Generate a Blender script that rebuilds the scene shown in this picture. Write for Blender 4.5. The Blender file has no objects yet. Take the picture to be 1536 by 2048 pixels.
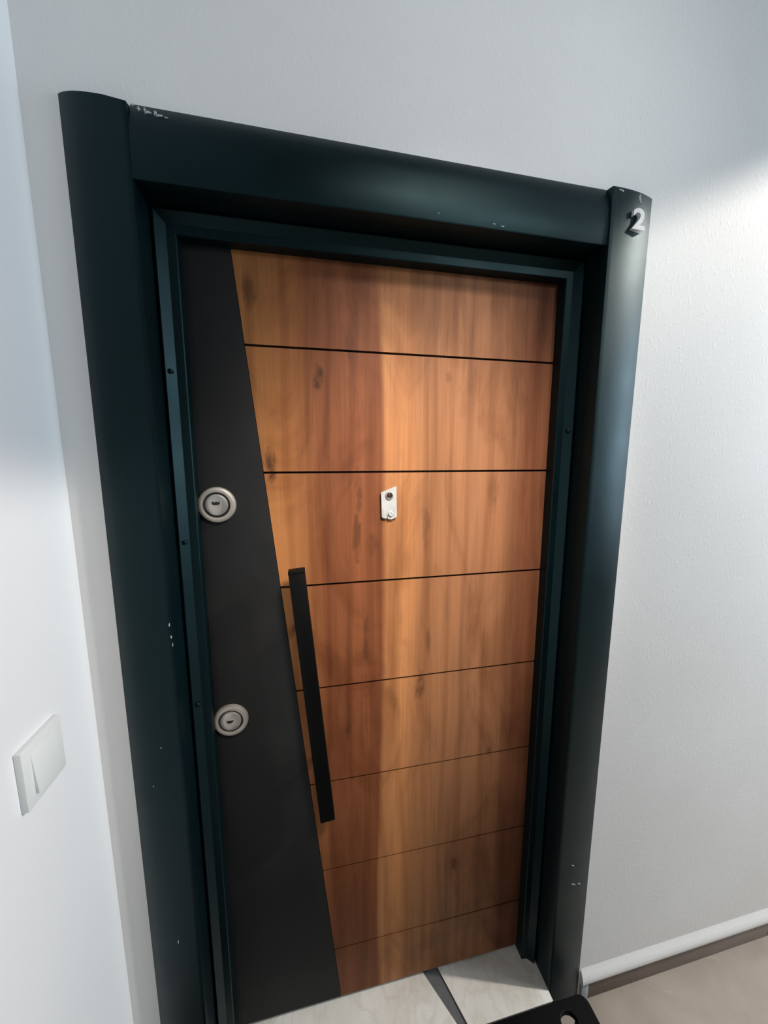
import bpy, bmesh, math, random
from mathutils import Vector, Matrix
random.seed(7)
S = bpy.context.scene
COL = S.collection

# ------------------------------------------------------------------ camera
def make_camera():
    cd = bpy.data.cameras.new('camera'); o = bpy.data.objects.new('camera', cd); COL.objects.link(o)
    cd.sensor_fit = 'HORIZONTAL'; cd.sensor_width = 36.0
    cd.lens = 742.43 / 1536 * 36.0          # ultra-wide phone lens
    cd.clip_start = 0.01
    yaw, pitch, roll = 0.21034, -0.14561, 0.00018
    f = Vector((math.sin(yaw)*math.cos(pitch), math.cos(yaw)*math.cos(pitch), math.sin(pitch)))
    r = Vector((math.cos(yaw), -math.sin(yaw), 0)); u = r.cross(f)
    r2 = r*math.cos(roll) + u*math.sin(roll); u2 = -r*math.sin(roll) + u*math.cos(roll)
    m = Matrix((r2, u2, -f)).transposed().to_4x4()
    m.translation = Vector((0.34205, -0.72006, 1.58602))
    o.matrix_world = m
    S.camera = o
make_camera()

# ------------------------------------------------------------------ light
S.view_settings.view_transform = 'Standard'
S.view_settings.look = 'None'
S.view_settings.gamma = 1.0
S.view_settings.exposure = 0.0
S.view_settings.use_curve_mapping = False
w = bpy.data.worlds.new('world'); S.world = w; w.use_nodes = True
w.node_tree.nodes['Background'].inputs[0].default_value = (0.6, 0.75, 1.0, 1)
w.node_tree.nodes['Background'].inputs[1].default_value = 0.15

def lamp(name, kind, loc, energy, color, target=None, **kw):
    d = bpy.data.lights.new(name, kind); d.energy = energy; d.color = color
    for k, v in kw.items(): setattr(d, k, v)
    o = bpy.data.objects.new(name, d); COL.objects.link(o); o.location = loc
    if target is not None:
        o.rotation_euler = (Vector(target) - Vector(loc)).to_track_quat('-Z', 'Y').to_euler()
    return o
# shielded ceiling lamp further along the corridor, close to the door wall: its cut-off draws the slanting edge on the wall
lamp('corridor_lamp', 'SPOT', (3.30, -0.76, 3.235), 310, (1.0, 0.94, 0.87), (3.30, -0.76, 0),
     spot_size=math.radians(128.8), spot_blend=0.03, shadow_soft_size=0.05)
# added spot with no known source: brightens mid door, lets the foot fade
lamp('added_door_spot', 'SPOT', (0.82, -1.00, 2.62), 285, (1.0, 0.92, 0.85), (.58, .1, 1.40),
     spot_size=math.radians(36), spot_blend=1.0, shadow_soft_size=0.16)
# added fill spot: brightens the wall above the door, no such fixture known
lamp('added_wall_fill', 'SPOT', (1.20, -1.12, 2.30), 19, (0.93, 0.97, 1.0), (.50, .02, 2.22),
     spot_size=math.radians(84), spot_blend=1.0, shadow_soft_size=0.15)
# daylight through the window at the corridor's end
lamp('window_daylight', 'AREA', (3.48, -0.90, 1.90), 54, (0.66, 0.84, 1.0), (0, -0.90, 1.90),
     shape='RECTANGLE', size=1.3, size_y=1.5)

# ------------------------------------------------------------------ helpers
def new_obj(name, me, parent=None, mat=None):
    o = bpy.data.objects.new(name, me); COL.objects.link(o)
    if parent is not None: o.parent = parent
    if mat is not None and not me.materials: me.materials.append(mat)
    return o
def from_bm(name, bm, mat, parent=None, smooth=False, angle=35):
    bmesh.ops.recalc_face_normals(bm, faces=bm.faces[:])
    me = bpy.data.meshes.new(name); bm.to_mesh(me); bm.free()
    if smooth:
        me.polygons.foreach_set('use_smooth', [True]*len(me.polygons))
        me.set_sharp_from_angle(angle=math.radians(angle))
    return new_obj(name, me, parent, mat)
def empty(name, loc=(0, 0, 0), parent=None):
    o = bpy.data.objects.new(name, None); COL.objects.link(o); o.location = loc; o.empty_display_size = .05
    if parent is not None: o.parent = parent
    return o
def add_box(bm, x0, x1, y0, y1, z0, z1, bev=0.0, seg=2):
    r = bmesh.ops.create_cube(bm, size=1.0)
    vs = r['verts']
    for v in vs:
        v.co = Vector((x0 + (v.co.x+.5)*(x1-x0), y0 + (v.co.y+.5)*(y1-y0), z0 + (v.co.z+.5)*(z1-z0)))
    if bev > 0:
        es = list({e for v in vs for e in v.link_edges})
        bmesh.ops.bevel(bm, geom=es, offset=bev, segments=seg, profile=.5, affect='EDGES')
def box(name, mat, x0, x1, y0, y1, z0, z1, parent=None, bev=0.0, seg=2):
    bm = bmesh.new(); add_box(bm, x0, x1, y0, y1, z0, z1, bev, seg)
    return from_bm(name, bm, mat, parent, smooth=bev > 0, angle=40)
def add_prism(bm, pts, axis, a, b, bev=0.0, seg=2, front_only=False):
    """closed polygon pts extruded along axis ('X': pts=(y,z), 'Y': pts=(x,z), 'Z': pts=(x,y)) from a to b"""
    def P(p, t):
        return {'X': (t, p[0], p[1]), 'Y': (p[0], t, p[1]), 'Z': (p[0], p[1], t)}[axis]
    va = [bm.verts.new(P(p, a)) for p in pts]; vb = [bm.verts.new(P(p, b)) for p in pts]
    n = len(pts)
    fa = bm.faces.new(va); bm.faces.new(vb[::-1])
    for i in range(n): bm.faces.new((va[i], va[(i+1) % n], vb[(i+1) % n], vb[i]))
    bm.normal_update()
    if bev > 0:
        bmesh.ops.bevel(bm, geom=list(fa.edges) + ([] if front_only else []), offset=bev, segments=seg, profile=.5, affect='EDGES')
    return fa
def prism(name, mat, pts, axis, a, b, parent=None, bev=0.0, smooth=False, angle=35):
    bm = bmesh.new(); add_prism(bm, pts, axis, a, b, bev)
    return from_bm(name, bm, mat, parent, smooth=smooth or bev > 0, angle=angle)
def lathe(name, mat, prof, cx, cz, parent=None, seg=48, sx=1.0):
    """revolve (r, y) profile about the Y axis through (cx, cz)"""
    bm = bmesh.new(); rings = []
    for r, y in prof:
        if r < 1e-6: rings.append([bm.verts.new((cx, y, cz))])
        else: rings.append([bm.verts.new((cx + sx*r*math.cos(2*math.pi*k/seg), y, cz + r*math.sin(2*math.pi*k/seg))) for k in range(seg)])
    for A, B in zip(rings, rings[1:]):
        for k in range(seg):
            k2 = (k+1) % seg
            if len(A) == 1 and len(B) == 1: continue
            if len(A) == 1: bm.faces.new((A[0], B[k2], B[k]))
            elif len(B) == 1: bm.faces.new((A[k], A[k2], B[0]))
            else: bm.faces.new((A[k], A[k2], B[k2], B[k]))
    return from_bm(name, bm, mat, parent, smooth=True, angle=30)
def tag(o, label=None, cat=None, group=None, kind=None):
    if label: o['label'] = label
    if cat: o['category'] = cat
    if group: o['group'] = group
    if kind: o['kind'] = kind
    return o

# ------------------------------------------------------------------ materials
class NT:
    def __init__(s, name):
        s.m = bpy.data.materials.new(name); s.m.use_nodes = True
        s.t = s.m.node_tree; s.b = s.t.nodes['Principled BSDF']
    def n(s, typ, **kw):
        x = s.t.nodes.new(typ)
        for k, v in kw.items():
            if k.startswith('i_'):
                key = k[2:].replace('_', ' '); x.inputs[key].default_value = v
            else: setattr(x, k, v)
        return x
    def l(s, a, ao, b, bi): s.t.links.new(a.outputs[ao], b.inputs[bi])
    def set(s, **kw):
        for k, v in kw.items(): s.b.inputs[k.replace('_', ' ')].default_value = v
        return s
    def coords(s, scale=(1, 1, 1)):
        tc = s.n('ShaderNodeTexCoord'); mp = s.n('ShaderNodeMapping'); mp.inputs['Scale'].default_value = scale
        s.l(tc, 'Object', mp, 'Vector'); return mp
    def noise(s, vec, scale, detail=4, rough=.5, dist=0):
        x = s.n('ShaderNodeTexNoise'); x.inputs['Scale'].default_value = scale; x.inputs['Detail'].default_value = detail
        x.inputs['Roughness'].default_value = rough; x.inputs['Distortion'].default_value = dist
        s.l(vec, 'Vector', x, 'Vector'); return x
    def ramp(s, src, out, stops, interp='LINEAR'):
        x = s.n('ShaderNodeValToRGB'); r = x.color_ramp; r.interpolation = interp
        while len(r.elements) < len(stops): r.elements.new(.5)
        for e, (p, c) in zip(r.elements, stops): e.position = p; e.color = (c if len(c) == 4 else (*c, 1))
        s.l(src, out, x, 'Fac'); return x
    def mix(s, fac, a, b, mode='MIX'):
        x = s.n('ShaderNodeMix', data_type='RGBA', blend_type=mode)
        for i, v in ((0, fac), (6, a), (7, b)):
            if isinstance(v, tuple) and hasattr(v[0], 'outputs'): s.t.links.new(v[0].outputs[v[1]], x.inputs[i])
            elif isinstance(v, (int, float)): x.inputs[i].default_value = v
            else: x.inputs[i].default_value = (*v, 1)
        return x
    def math(s, op, a, b=None, clamp=False):
        x = s.n('ShaderNodeMath', operation=op, use_clamp=clamp)
        for i, v in ((0, a), (1, b)):
            if v is None: continue
            if isinstance(v, tuple): s.t.links.new(v[0].outputs[v[1]], x.inputs[i])
            else: x.inputs[i].default_value = v
        return x
    def bump(s, src, out, strength=.2, dist=.002, prev=None):
        x = s.n('ShaderNodeBump'); x.inputs['Strength'].default_value = strength; x.inputs['Distance'].default_value = dist
        s.l(src, out, x, 'Height')
        if prev: s.l(prev, 'Normal', x, 'Normal')
        s.l(x, 'Normal', s.b, 'Normal'); return x

def plaster(name, c1, c2, lump):
    k = NT(name); v = k.coords()
    big = k.noise(v, 2.2, 3); col = k.ramp(big, 'Fac', [(.3, c1), (.7, c2)])
    k.l(col, 'Color', k.b, 'Base Color')
    v2 = k.coords((1, 1, .62)); lu = k.noise(v2, 120, 4, .6, .4)
    lr = k.ramp(lu, 'Fac', [(.52, (0, 0, 0)), (.80, (1, 1, 1))])
    b1 = k.bump(lr, 'Color', lump, .004)
    fine = k.noise(v, 420, 2); k.bump(fine, 'Fac', .08, .001, b1)
    k.set(Roughness=.62); k.b.inputs['Specular IOR Level'].default_value = .3
    return k.m
M = {}
M['plaster'] = plaster('white_plaster', (.82, .80, .77), (.87, .855, .83), .10)
M['plaster_left'] = plaster('smooth_white_paint', (.80, .80, .80), (.83, .83, .83), .03)
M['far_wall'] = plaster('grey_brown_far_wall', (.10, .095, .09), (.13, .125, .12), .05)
M['ceiling'] = plaster('ceiling_paint', (.50, .50, .50), (.54, .54, .54), .05)

def steel(name, col, rough, coat=0.0, spec=.4, tint=(1, 1, 1)):
    k = NT(name); v = k.coords()
    n = k.noise(v, 9, 5); c = k.ramp(n, 'Fac', [(.3, tuple(x*.8 for x in col)), (.75, tuple(x*1.15 for x in col))])
    sp = k.noise(v, 260, 2, .5); spm = k.ramp(sp, 'Fac', [(.80, (0, 0, 0)), (.84, (1, 1, 1))])
    mx = k.mix((spm, 'Color'), (c, 'Color'), tuple(min(1, x*3+.02) for x in col))
    k.l(mx, 2, k.b, 'Base Color')
    rn = k.ramp(n, 'Fac', [(.2, (rough-.05,)*3), (.8, (rough+.08,)*3)]); k.l(rn, 'Color', k.b, 'Roughness')
    k.b.inputs['Specular IOR Level'].default_value = spec; k.b.inputs['Specular Tint'].default_value = (*tint, 1); k.b.inputs['Coat Weight'].default_value = coat; k.b.inputs['Coat Roughness'].default_value = .25
    fine = k.noise(v, 180, 2); k.bump(fine, 'Fac', .04, .0006)
    return k.m
M['frame'] = steel('teal_black_frame_paint', (.0005, .0046, .0060), .43, spec=.30, tint=(.55, .95, 1.0))
M['leaf_dark'] = steel('charcoal_laminate', (.011, .011, .011), .6, spec=.25)
M['black'] = steel('black_powder_coat', (.001,.001,.001), .5, spec=.13)
M['rubber'] = NT('black_rubber_seal').set(Base_Color=(.004, .004, .004, 1), Roughness=.7).m

def wood():
    k = NT('walnut_veneer'); tc = k.n('ShaderNodeTexCoord'); sep = k.n('ShaderNodeSeparateXYZ'); k.l(tc, 'Object', sep, 'Vector')
    wob = k.noise(k.coords((2.2, 1, .8)), 1.6, 2)
    # board-to-board tone across the veneer; dark right end also paints in jamb shade
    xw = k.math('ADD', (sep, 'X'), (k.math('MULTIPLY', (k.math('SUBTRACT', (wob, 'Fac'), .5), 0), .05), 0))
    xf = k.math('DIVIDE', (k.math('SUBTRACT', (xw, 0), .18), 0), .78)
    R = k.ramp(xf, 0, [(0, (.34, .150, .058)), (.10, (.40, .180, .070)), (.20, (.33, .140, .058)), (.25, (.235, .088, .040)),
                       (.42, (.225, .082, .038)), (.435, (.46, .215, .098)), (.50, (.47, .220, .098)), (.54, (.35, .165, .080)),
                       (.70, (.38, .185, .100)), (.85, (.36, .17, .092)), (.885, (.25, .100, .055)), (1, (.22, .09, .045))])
    g1 = k.noise(k.coords((15, 1, .75)), 1.0, 5, .55, .9)
    g1r = k.ramp(g1, 'Fac', [(.28, (.70, .66, .63)), (.50, (1, 1, 1)), (.74, (1.16, 1.14, 1.10))])
    a = k.mix(1.0, (R, 'Color'), (g1r, 'Color'), 'MULTIPLY')
    g2 = k.noise(k.coords((170, 1, 4)), 1.0, 3, .6)
    g2r = k.ramp(g2, 'Fac', [(.3, (.88, .87, .86)), (.6, (1.03, 1.03, 1.03))])
    b = k.mix(1.0, (a, 2), (g2r, 'Color'), 'MULTIPLY')
    # cathedral figure
    wv = k.n('ShaderNodeTexWave', wave_type='BANDS', bands_direction='X'); wv.inputs['Scale'].default_value = 5.5
    wv.inputs['Distortion'].default_value = 7; wv.inputs['Detail'].default_value = 2; wv.inputs['Detail Scale'].default_value = .8
    k.l(k.coords((1, 1, .16)), 'Vector', wv, 'Vector')
    wr = k.ramp(wv, 'Fac', [(.0, (.80, .76, .72)), (.35, (1, 1, 1)), (1, (1.04, 1.03, 1.02))])
    cur = k.mix(.75, (b, 2), (wr, 'Color'), 'MULTIPLY')
    bl = k.noise(k.coords((7, 1, 2.2)), 1.0, 5, .62, 1.2)
    blr = k.ramp(bl, 'Fac', [(.33, (.66, .60, .56)), (.52, (1, 1, 1)), (.75, (1.10, 1.08, 1.05))])
    cur = k.mix(1.0, (cur, 2), (blr, 'Color'), 'MULTIPLY')
    # knots of the veneer: (x, z, half width, half height, strength)
    kn = k.noise(k.coords((46, 1, 22)), 1.0, 4, .6, .8)
    for (x, z, rx, rz, st) in KNOTS:
        dx = k.math('DIVIDE', (k.math('SUBTRACT', (sep, 'X'), x), 0), rx)
        dz = k.math('DIVIDE', (k.math('SUBTRACT', (sep, 'Z'), z), 0), rz*1.35)
        d = k.math('ADD', (k.math('MULTIPLY', (dx, 0), (dx, 0)), 0), (k.math('MULTIPLY', (dz, 0), (dz, 0)), 0))
        d = k.math('ADD', (d, 0), (k.math('MULTIPLY', (k.math('SUBTRACT', (kn, 'Fac'), .5), 0), 3.0), 0))
        rr = k.ramp(d, 0, [(0, (st,)*3), (.35, (st*.55,)*3), (1.0, (0, 0, 0))])
        cur = k.mix((rr, 'Color'), (cur, 2), (.065, .028, .015))
    cur = k.mix(1.0, (cur, 2), (.73, .68, .60), 'MULTIPLY')
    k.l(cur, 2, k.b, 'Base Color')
    k.bump(g2, 'Fac', .06, .0008)
    k.set(Roughness=.55); k.b.inputs['Specular IOR Level'].default_value = .15
    return k.m
KNOTS = [(.376, 1.752, .014, .020, .9), (.272, 1.575, .014, .028, .85), (.46, 1.50, .010, .055, .55), (.455, 1.40, .012, .05, .6),
         (.49, 1.385, .020, .022, .5), (.668, 1.765, .010, .012, .55), (.61, 1.02, .016, .030, .8), (.245, 1.905, .016, .03, .6),
         (.475, 1.16, .009, .050, .6), (.63, 1.13, .008, .03, .5), (.43, .93, .008, .03, .6), (.62, 1.43, .012, .05, .4),
         (.81, .80, .010, .016, .5), (.72, .46, .014, .02, .6), (.79, 1.50, .02, .04, .35), (.45, 1.83, .018, .05, .4)]
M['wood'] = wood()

def metal(name, col, rough, metallic=1.0, bump=.05):
    k = NT(name); v = k.coords(); n = k.noise(v, 320, 3); k.bump(n, 'Fac', bump, .0006)
    n2 = k.noise(v, 40, 3); c = k.ramp(n2, 'Fac', [(.3, tuple(x*.82 for x in col)), (.7, col)]); k.l(c, 'Color', k.b, 'Base Color')
    k.set(Metallic=metallic, Roughness=rough); return k.m
M['nickel'] = metal('satin_nickel', (.46, .42, .37), .42, .55)
M['nickel_bright'] = metal('polished_nickel', (.52, .49, .45), .30, .7)
M['dark_slot'] = NT('dark_slot').set(Base_Color=(.006, .005, .004, 1), Roughness=.5).m
M['white_plate'] = metal('white_lacquered_plate', (.40, .40, .385), .35, 0.0, .02)
M['white_plastic'] = NT('white_plastic').set(Base_Color=(.77, .785, .76, 1), Roughness=.4).m
M['number'] = metal('white_number', (.92, .91, .90), .4, 0.0, .01)
k = NT('peephole_glass').set(Base_Color=(.03, .02, .015, 1), Roughness=.05); M['lens'] = k.m
k = NT('plaster_fleck').set(Base_Color=(.40, .43, .43, 1), Roughness=.8); M['fleck'] = k.m

def marble():
    k = NT('cream_marble'); v = k.coords((1, 1, 1)); n = k.noise(v, 7, 6, .55, .8)
    vein = k.noise(k.coords((5, 2.5, 5)), 2.5, 5, .6, 1.0)
    c = k.ramp(n, 'Fac', [(.3, (.68, .63, .55)), (.6, (.80, .76, .69)), (.8, (.84, .81, .75))])
    vr = k.ramp(vein, 'Fac', [(.44, (0, 0, 0)), (.5, (.22, .22, .22)), (.56, (0, 0, 0))])
    x = k.mix((vr, 'Color'), (c, 'Color'), (.44, .38, .28)); k.l(x, 2, k.b, 'Base Color')
    k.set(Roughness=.35); return k.m
M['marble'] = marble()
def tilemat(name, c1, c2, scale, rough):
    k = NT(name); v = k.coords(); n = k.noise(v, scale, 6, .6, .7); c = k.ramp(n, 'Fac', [(.3, c1), (.7, c2)])
    sm = k.noise(k.coords((2.5, 9, 1)), 3.1, 4, .5, 1.0); sr = k.ramp(sm, 'Fac', [(.68, (0, 0, 0)), (.78, (.5, .5, .5))])
    x = k.mix((sr, 'Color'), (c, 'Color'), (.60, .52, .45)); k.l(x, 2, k.b, 'Base Color')
    f = k.noise(v, 90, 3); k.bump(f, 'Fac', .06, .001); k.set(Roughness=rough); return k.m
M['floor'] = tilemat('beige_floor_tile', (.28, .225, .18), (.36, .295, .24), 6, .45)
M['skirting'] = tilemat('brown_skirting_tile', (.17, .125, .10), (.22, .165, .135), 14, .5)
M['grout'] = metal('grey_cement_grout', (.13, .13, .13), .9, 0.0, .3)

# ------------------------------------------------------------------ room shell
WY = 0.02                 # face of the plaster of the door wall
XL = -0.059               # face of the left wall
XR, YF, ZC = 3.50, -2.60, 3.30
bm = bmesh.new()
add_box(bm, XL-.02, -.004, WY, .24, 0, ZC)
add_box(bm, 1.075, XR+.2, WY, .24, 0, ZC)
add_box(bm, -.004, 1.075, WY, .24, 2.118, ZC)
tag(from_bm('wall_back', bm, M['plaster']), kind='structure')
tag(box('wall_left', M['plaster_left'], XL-.2, XL, YF, WY+.22, 0, ZC), kind='structure')
bm = bmesh.new()          # unseen wall, stepped close and dark opposite the door to cut bounced light
add_box(bm, XL-.2, 1.60, YF-.2, -1.20, 0, ZC); add_box(bm, 1.60, XR+.2, YF-.2, YF, 0, ZC)
tag(from_bm('wall_front', bm, M['far_wall']), kind='structure')
bm = bmesh.new()
add_box(bm, XR, XR+.2, YF, WY, 0, 1.15); add_box(bm, XR, XR+.2, YF, WY, 2.65, ZC)
add_box(bm, XR, XR+.2, YF, -1.55, 1.15, 2.65); add_box(bm, XR, XR+.2, -.25, WY, 1.15, 2.65)
tag(from_bm('wall_right', bm, M['far_wall']), kind='structure')
tag(box('floor', M['floor'], XL-.2, XR+.2, YF-.2, .24, -.1, 0), kind='structure')
tag(box('ceiling', M['ceiling'], XL-.2, XR+.2, YF-.2, .24, ZC, ZC+.1), kind='structure')
# rounded plaster edge that hangs over the brown skirting tiles
lip = [(.021, .112), (.019, .104), (.013, .092), (.009, .080), (.007, .069), (.010, .061), (.016, .058), (.03, .058), (.03, .112)]
tag(prism('trim_1', M['plaster'], lip, 'X', 1.089, XR, smooth=True, angle=60), 'rounded white plaster edge above the brown skirting', kind='structure')
base = empty('baseboard_back', (1.115, .014, 0)); tag(base, 'brown tile skirting strip along the foot of the wall', kind='structure')
x = 1.115
for ln in (.70, .60, .60, .485):
    o = box('skirting_tile', M['skirting'], x, min(x+ln, XR)-.002, .014, .03, 0, .060, bev=.001)
    o.parent = base; o.matrix_parent_inverse = base.matrix_world.inverted() if False else Matrix.Translation((-1.115, -.014, 0)); x += ln
o = box('mortar_end', M['fleck'], 1.090, 1.1145, .012, .03, 0, .060, bev=.002)
o.parent = base; o.matrix_parent_inverse = Matrix.Translation((-1.115, -.014, 0))

# ------------------------------------------------------------------ marble sill
sill = empty('trim_2', (.53, .05, 0)); tag(sill, 'raised cream marble door sill in two pieces with a dark joint', kind='structure')
def kid(o, p):
    o.parent = p; o.matrix_parent_inverse = Matrix.Translation(-Vector(p.location)); return o
SZ = .107
kid(prism('sill_base', M['grout'], [(.094, -.012), (.966, -.012), (.966, .20), (.094, .20)], 'Z', 0, SZ-.022), sill)
kid(prism('grout_joint', M['grout'], [(.62, -.010), (.74, -.010), (.74, .19), (.56, .19)], 'Z', SZ-.024, SZ-.004), sill)
kid(prism('marble_slab', M['marble'], [(.094, -.018), (.697, -.018), (.635, .105), (.600, .19), (.094, .19)][::-1], 'Z', SZ, SZ-.022, bev=.002), sill)
kid(prism('marble_slab', M['marble'], [(.724, -.018), (.966, -.018), (.966, .19), (.655, .19), (.684, .105)][::-1], 'Z', SZ, SZ-.022, bev=.002), sill)

# ------------------------------------------------------------------ door
door = empty('door_1', (.53, 0, 0))
tag(door, 'steel entrance door with wood boards and charcoal panel in a dark teal frame', kind='structure')
def part(o, p=None):
    """parent to p keeping world coordinates (every mesh here is built in room coordinates)"""
    p = p or door; o.parent = p
    inv = Matrix.Translation(-Vector(door.location)) if p is door else Matrix.Identity(4)
    o.matrix_parent_inverse = inv; return o
IX0, IX1, IZ = .092, .968, 2.02
def casing_profile(n=14):
    """(distance from the opening, y): flat face, then a rounded slant back to the wall"""
    pts = [(0, .030), (0, .0010), (.0004, .0003), (.0012, 0)]
    for i in range(1, n+1):
        t = i/n; pts.append((.0012 + .1173*t, .0212*t**2.4))
    return pts + [(.1185, .030)]
cp = casing_profile()
def vcasing(sign, zt, notch):
    bm = bmesh.new()
    if sign < 0: pts = [(IX0 - o*.85, y if y > .022 or o < .002 else .0212*(o/.1185)**4.5) for o, y in cp]
    else: pts = [(IX1 + o, y) for o, y in cp]
    n = len(pts)
    lo = [bm.verts.new((x, y, 0.0)) for x, y in pts]
    hi = [bm.verts.new((x, y, notch(x, y))) for x, y in pts]
    bm.faces.new(lo); bm.faces.new(hi[::-1])
    for i in range(n): bm.faces.new((lo[i], lo[(i+1) % n], hi[(i+1) % n], hi[i]))
    return part(from_bm('side_casing', bm, M['frame'], smooth=True, angle=32))
vcasing(-1, 0, lambda x, y: 2.1285 - .10*max(0, x-.06)**1.0 + .25*max(0, y))
vcasing(+1, 0, lambda x, y: 2.1275 + .16*max(0, y))
# head casing, a touch behind the uprights
hp = [(.030, IZ), (.006, IZ), (.0042, IZ+.0008), (.003, IZ+.003), (.002, IZ+.04), (.003, IZ+.072), (.006, IZ+.090), (.012, IZ+.104), (.0212, IZ+.1165), (.030, IZ+.1165)]
head = part(prism('head_casing', M['frame'], hp, 'X', IX0+.0003, IX1-.0004, smooth=True, angle=32))
for v in head.data.vertices:          # flush with one upright, a little behind the other
    if v.co.y < .03: v.co.y += .0035*(v.co.x - IX0)/(IX1 - IX0) - .0018
# inner frame swept round the opening: reveal, seal groove, stop, return
ip = [(0, .0302), (0, .076), (.0048, .076), (.0048, .0610), (.0055, .0590), (.0070, .0588), (.0200, .0730), (.0212, .0740), (.0355, .0755), (.0370, .0775), (.0370, .150), (-.02, .150), (-.02, .0302)]
bm = bmesh.new(); secs = []
for kx, kz, z in ((1, 0, .02), (1, 1, 0), (-1, 1, 0), (-1, 0, .02)):
    secs.append([bm.verts.new(((IX0 + o) if kx > 0 else (IX1 - o), y, (IZ - o) if kz else z)) for o, y in ip])
for A, B in zip(secs, secs[1:]):
    for i in range(len(ip)):
        j = (i+1) % len(ip); bm.faces.new((A[i], A[j], B[j], B[i]))
bm.faces.new(secs[0]); bm.faces.new(secs[-1][::-1])
inner = part(from_bm('inner_frame', bm, M['frame'], smooth=True, angle=30))
# black rubber seal in the groove
sp = [(.0004, .074), (.0004, .068), (.0020, .066), (.0040, .068), (.0040, .074)]
bm = bmesh.new(); secs = []
for kx, kz, z in ((1, 0, .10), (1, 1, 0), (-1, 1, 0), (-1, 0, .10)):
    secs.append([bm.verts.new(((IX0 + o) if kx > 0 else (IX1 - o), y, (IZ - o) if kz else z)) for o, y in sp])
for A, B in zip(secs, secs[1:]):
    for i in range(len(sp)):
        j = (i+1) % len(sp); bm.faces.new((A[i], A[j], B[j], B[i]))
bm.faces.new(secs[0]); bm.faces.new(secs[-1][::-1])
part(from_bm('rubber_seal', bm, M['rubber'], smooth=True))
# painted-over screw heads on the stops
for (x, z) in ((.1068, 1.4199), (.1075, 1.0693), (.105, 1.744), (.9545, 1.648)):
    part(lathe('screw_head', M['frame'], [(.0046, .0700), (.0044, .0620), (.0028, .0606), (0, .0602)], x, z, seg=16))

# ---- leaf
LY = .105
LZ0, LZ1, LX0, LX1 = .119, 2.0, .108, .950
leaf = part(box('door_leaf', M['leaf_dark'], LX0, LX1, LY+.010, LY+.055, LZ0, LZ1))
def bx(z): return .2150 + .0978*(1.99 - z)
gap = .0016
part(prism('charcoal_panel', M['leaf_dark'], [(LX0, LZ0), (bx(LZ0)-gap, LZ0), (bx(LZ1)-gap, LZ1), (LX0, LZ1)], 'Y', LY, LY+.012, bev=.0012), leaf)
cuts = [1.8094 - .2550*i for i in range(7)]
edges = [LZ1] + cuts + [LZ0]
g = .0033
for i in range(8):
    z1 = edges[i] - (g if i else 0); z0 = edges[i+1] + (g if i < 7 else 0)
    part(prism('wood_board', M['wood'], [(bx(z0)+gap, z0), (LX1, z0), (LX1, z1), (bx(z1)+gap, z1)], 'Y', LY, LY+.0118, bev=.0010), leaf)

# ---- pull bar
T, B_ = Vector((.3195, 0, 1.352)), Vector((.3712, 0, .741))
ax = (T - B_).normalized(); px = Vector((ax.z, 0, -ax.x))
def oriented_box(name, mat, c, hw, hl, y0, y1, bev):
    bm = bmesh.new(); add_box(bm, -hw, hw, y0, y1, -hl, hl, bev)
    for v in bm.verts: v.co = c + px*v.co.x + ax*v.co.z + Vector((0, v.co.y, 0))
    return from_bm(name, bm, mat, smooth=True, angle=40)
mid = (T + B_)/2; L = (T - B_).length
bar = part(oriented_box('pull_bar', M['black'], mid, .0170, L/2, .046, .072, .0015))
for t in (.235, .795):
    c = T + (B_-T)*t
    part(lathe('bar_post', M['black'], [(0, .070), (.0085, .070), (.0085, .098), (.013, .1005), (.013, LY+.001), (0, LY+.001)], c.x, c.z, seg=24), bar)
part(oriented_box('end_cap', M['black'], T + ax*.0004 - ax*.004, .0173, .0028, .0455, .0724, .0008), bar)

# ---- locks
for z, kind in ((1.4885, 0), (.9960, 1)):
    x = .1625
    lk = part(lathe('lock_rosette', M['nickel'], [(.0372, LY+.001), (.0372, .1005), (.0355, .0965), (.0325, .0950), (.0290, .0948), (.0270, .0956), (.0262, .0975), (.0262, .103), (0, .103)], x, z))
    part(lathe('groove_ring', M['dark_slot'], [(.0264, .1028), (.0264, .1000), (.0215, .1000), (.0215, .1028)], x, z), lk)
    part(lathe('lock_core', M['nickel_bright'], [(.0226, .1028), (.0226, .0962), (.0214, .0940), (.0190, .0930), (.010, .0926), (0, .0926)], x, z+.0006), lk)
    if kind == 0:
        part(prism('keyhole', M['dark_slot'], [(x-.0075, z+.0085), (x-.0085, z+.0045), (x-.006, z+.0010), (x+.0045, z+.0010), (x+.0075, z+.0035), (x+.0072, z+.0085), (x+.0030, z+.0060), (x+.0005, z+.0085), (x-.0025, z+.0060)], 'Y', .0935, .0921), lk)
    else:
        part(prism('keyhole', M['dark_slot'], [(x-.008, z+.005), (x-.0065, z-.0005), (x-.001, z-.002), (x+.005, z+.0005), (x+.0075, z+.005), (x+.002, z+.0045)], 'Y', .0935, .0921), lk)

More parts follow.
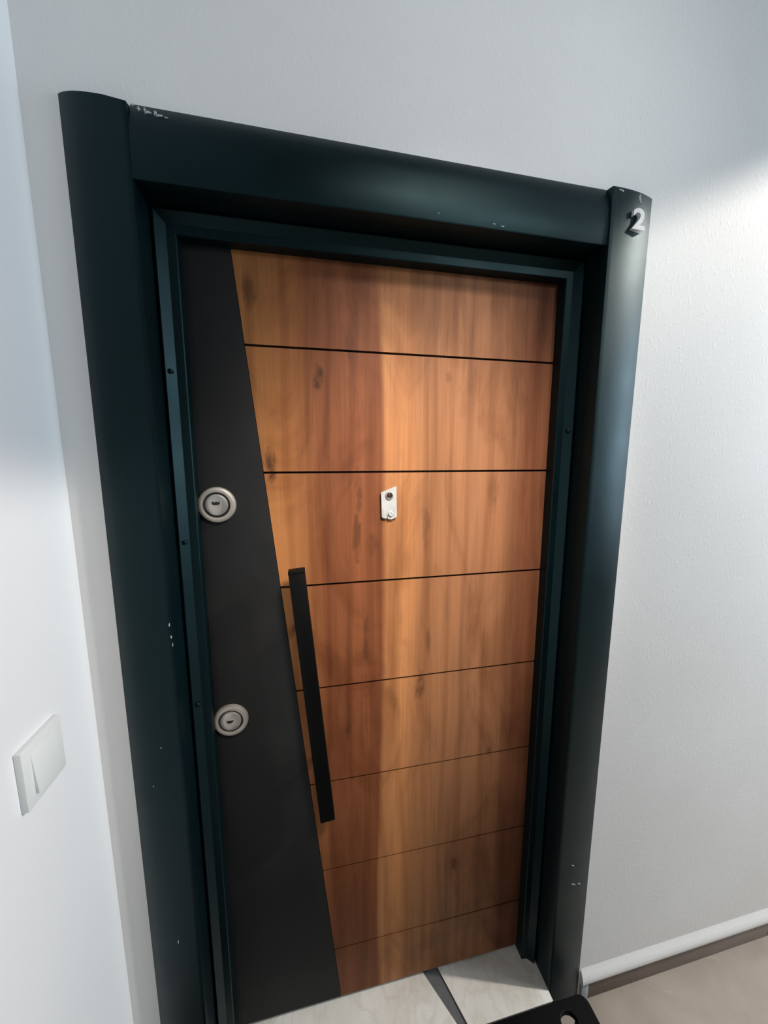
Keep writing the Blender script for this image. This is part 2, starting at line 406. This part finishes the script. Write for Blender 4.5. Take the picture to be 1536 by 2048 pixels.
# ---- peephole plate
pp = [(.5112, 1.5076), (.5443, 1.5205), (.5455, 1.4525), (.5410, 1.4500), (.5345, 1.4470), (.5270, 1.4480), (.5262, 1.4600), (.5235, 1.4600), (.5230, 1.4500), (.5170, 1.4500), (.5128, 1.4525)]
peep = part(prism('peephole_plate', M['white_plate'], pp[::-1], 'Y', .0975, LY+.001, bev=.0012))
part(lathe('peephole_ring', M['nickel_bright'], [(.0090, .0980), (.0090, .0955), (.0080, .0940), (.0068, .0940), (.0062, .0960), (.0062, .0978)], .5290, 1.5005, seg=32), peep)
part(lathe('peephole_lens', M['lens'], [(.0064, .0976), (.0050, .0962), (.0030, .0954), (0, .0950)], .5290, 1.5005, seg=32), peep)
part(lathe('push_button', M['white_plate'], [(.0062, .0980), (.0062, .0950), (.0052, .0938), (.0026, .0936), (.0022, .0946), (0, .0948)], .5325, 1.4590, seg=28), peep)
for x0, x1 in ((.5150, .5162), (.5405, .5418)):
    part(prism('plate_rib', M['white_plate'], [(x0, 1.4535), (x1, 1.4535), (x1, 1.4700), (x0, 1.4700)][::-1], 'Y', .0966, .0985, bev=.0003), peep)

# ---- chipped paint and plaster flecks
def fleck(cx, cz, rx, rz, y, name='paint_chip', n=13, lean=0.0):
    pts = []
    for i in range(n):
        a = 2*math.pi*i/n; r = random.uniform(.35, 1.2)
        u, v = rx*r*math.cos(a), rz*r*math.sin(a)
        pts.append((cx + u*math.cos(lean) - v*math.sin(lean), cz + u*math.sin(lean) + v*math.cos(lean)))
    return part(prism(name, M['fleck'], pts[::-1], 'Y', y-.0004, y+.0008))
for a in [(.099, 2.1255, .0035, .0022), (.108, 2.1215, .0030, .0030), (.116, 2.1205, .0022, .0050), (.121, 2.1190, .0060, .0018), (.131, 2.1195, .0022, .0050), (.136, 2.1170, .0060, .0016), (.146, 2.1160, .0040, .0012)]:
    fleck(*a, .0055, 'plaster_fleck')
for a in [(.0885, 1.278, .0010, .0055), (.0900, 1.255, .0012, .0040), (.0912, 1.238, .0007, .0055)]: fleck(*a, -.0003)
for a in [(1.012, .508, .0055, .0012), (1.018, .447, .0065, .0016), (1.040, .438, .0060, .0014)]: fleck(*a, -.0003 if a[0] < 1.03 else .003, lean=-.5)
for a in [(.052, .573, .0012, .0045), (.055, 1.03, .0012, .0010), (.035, .95, .0008, .0008)]: fleck(*a, -.0003)
for a in [(.730, 2.027, .0045, .0008), (.712, 2.029, .0030, .0007), (.60, 2.034, .0010, .0014)]: fleck(*a, .0028)
for a in [(.985, 2.1225, .0045, .0018), (.991, 2.1215, .0030, .0026)]: fleck(*a, -.0003, 'plaster_fleck')
for a in [(1.0395, 2.1200, .0024, .0070), (1.0420, 2.1120, .0020, .0055)]: fleck(*a, .0062, 'plaster_fleck')

# ------------------------------------------------------------------ house number
num = empty('house_number', (1.0345, -.004, 2.053))
tag(num, 'raised white number 2 fixed at the top of the door casing', 'number')
cu = bpy.data.curves.new('numeral', 'FONT'); cu.body = '2'; cu.size = 1.0; cu.extrude = .12; cu.offset = .028; cu.resolution_u = 8
t = bpy.data.objects.new('t', cu); COL.objects.link(t)
me = bpy.data.meshes.new_from_object(t.evaluated_get(bpy.context.evaluated_depsgraph_get()))
bpy.data.objects.remove(t); bpy.data.curves.remove(cu)
xs = [v.co.x for v in me.vertices]; ys = [v.co.y for v in me.vertices]; zs = [v.co.z for v in me.vertices]
for v in me.vertices:
    x_, y_, z_ = v.co
    v.co = (1.0185 + .0305*(x_-min(xs))/(max(xs)-min(xs)), .0085 - .0120*(z_-min(zs))/(max(zs)-min(zs)), 2.0530 + .0400*(y_-min(ys))/(max(ys)-min(ys)))
nm = new_obj('numeral', me, None, M['number']); kid(nm, num)

# ------------------------------------------------------------------ light switch on the left wall
sw = empty('light_switch', (XL, -.130, 1.092))
tag(sw, 'white plastic light switch with one rocker on the smooth white wall', 'light switch')
SY0, SY1, SZ0, SZ1 = -.1725, -.0875, 1.0925, 1.1835
pl = kid(box('switch_plate', M['white_plastic'], XL, XL+.0095, SY0, SY1, SZ0, SZ1, bev=.0012), sw)
bm = bmesh.new()   # tilted rocker
ry0, ry1, rz0, rz1 = SY0+.0165, SY1-.0115, SZ0+.0150, SZ1-.0130
pts = [(XL+.008, rz0), (XL+.0145, rz0), (XL+.0100, rz1), (XL+.008, rz1)]
va = [bm.verts.new((x, ry0, z)) for x, z in pts]; vb = [bm.verts.new((x, ry1, z)) for x, z in pts]
bm.faces.new(va); bm.faces.new(vb[::-1])
for i in range(4): bm.faces.new((va[i], va[(i+1) % 4], vb[(i+1) % 4], vb[i]))
bmesh.ops.bevel(bm, geom=bm.edges[:], offset=.0006, segments=2, profile=.5, affect='EDGES')
kid(from_bm('rocker', bm, M['white_plastic'], smooth=True, angle=40), sw)

# ------------------------------------------------------------------ low black stand before the sill
st = empty('low_stand', (.56, -.31, 0))
tag(st, 'low black plastic stand with rounded corners and finger holes in front of the door sill', 'stand')
def rrect(x0, x1, y0, y1, r, n=6):
    out = []
    for cx, cy, a0 in ((x1-r, y1-r, 0), (x0+r, y1-r, 90), (x0+r, y0+r, 180), (x1-r, y0+r, 270)):
        for i in range(n+1):
            a = math.radians(a0 + 90*i/n); out.append((cx + r*math.cos(a), cy + r*math.sin(a)))
    return out
def plate_with_holes(name, mat, outer, holes, z0, z1):
    cu = bpy.data.curves.new(name, 'CURVE'); cu.dimensions = '2D'; cu.fill_mode = 'BOTH'
    cu.extrude = (z1-z0)/2 - .002; cu.bevel_depth = .002; cu.bevel_resolution = 2
    for loop in [outer] + holes:
        s = cu.splines.new('POLY'); s.points.add(len(loop)-1); s.use_cyclic_u = True
        for p, q in zip(s.points, loop): p.co = (q[0], q[1], 0, 1)
    t = bpy.data.objects.new('t', cu); COL.objects.link(t)
    me = bpy.data.meshes.new_from_object(t.evaluated_get(bpy.context.evaluated_depsgraph_get()))
    bpy.data.objects.remove(t); bpy.data.curves.remove(cu)
    me.transform(Matrix.Translation((0, 0, (z0+z1)/2))); me.name = name
    return new_obj(name, me, None, mat)
SX0, SX1, SYa, SYb, ST = .06, 1.062, -.60, -.0225, .104  # spread wide out of view so its black top cuts bounce onto the door
ov = lambda cx, cy, rx, ry: [(cx + rx*math.cos(2*math.pi*i/20), cy + ry*math.sin(2*math.pi*i/20)) for i in range(20)]
holes = [ov(x, y, .024, .020) for x in (.987, .135) for y in (-.060, -.562)]
kid(plate_with_holes('stand_top', M['black'], rrect(SX0, SX1, SYa, SYb, .022), holes, ST-.016, ST), st)
for x in (SX0+.03, SX1-.03):
    for y in (SYa+.03, SYb-.03):
        bm = bmesh.new(); q = .010
        add_prism(bm, [(x-q, y-q), (x+q, y-q), (x+q, y+q), (x-q, y+q)], 'Z', 0, ST-.015)
        kid(from_bm('stand_leg', bm, M['black']), st)
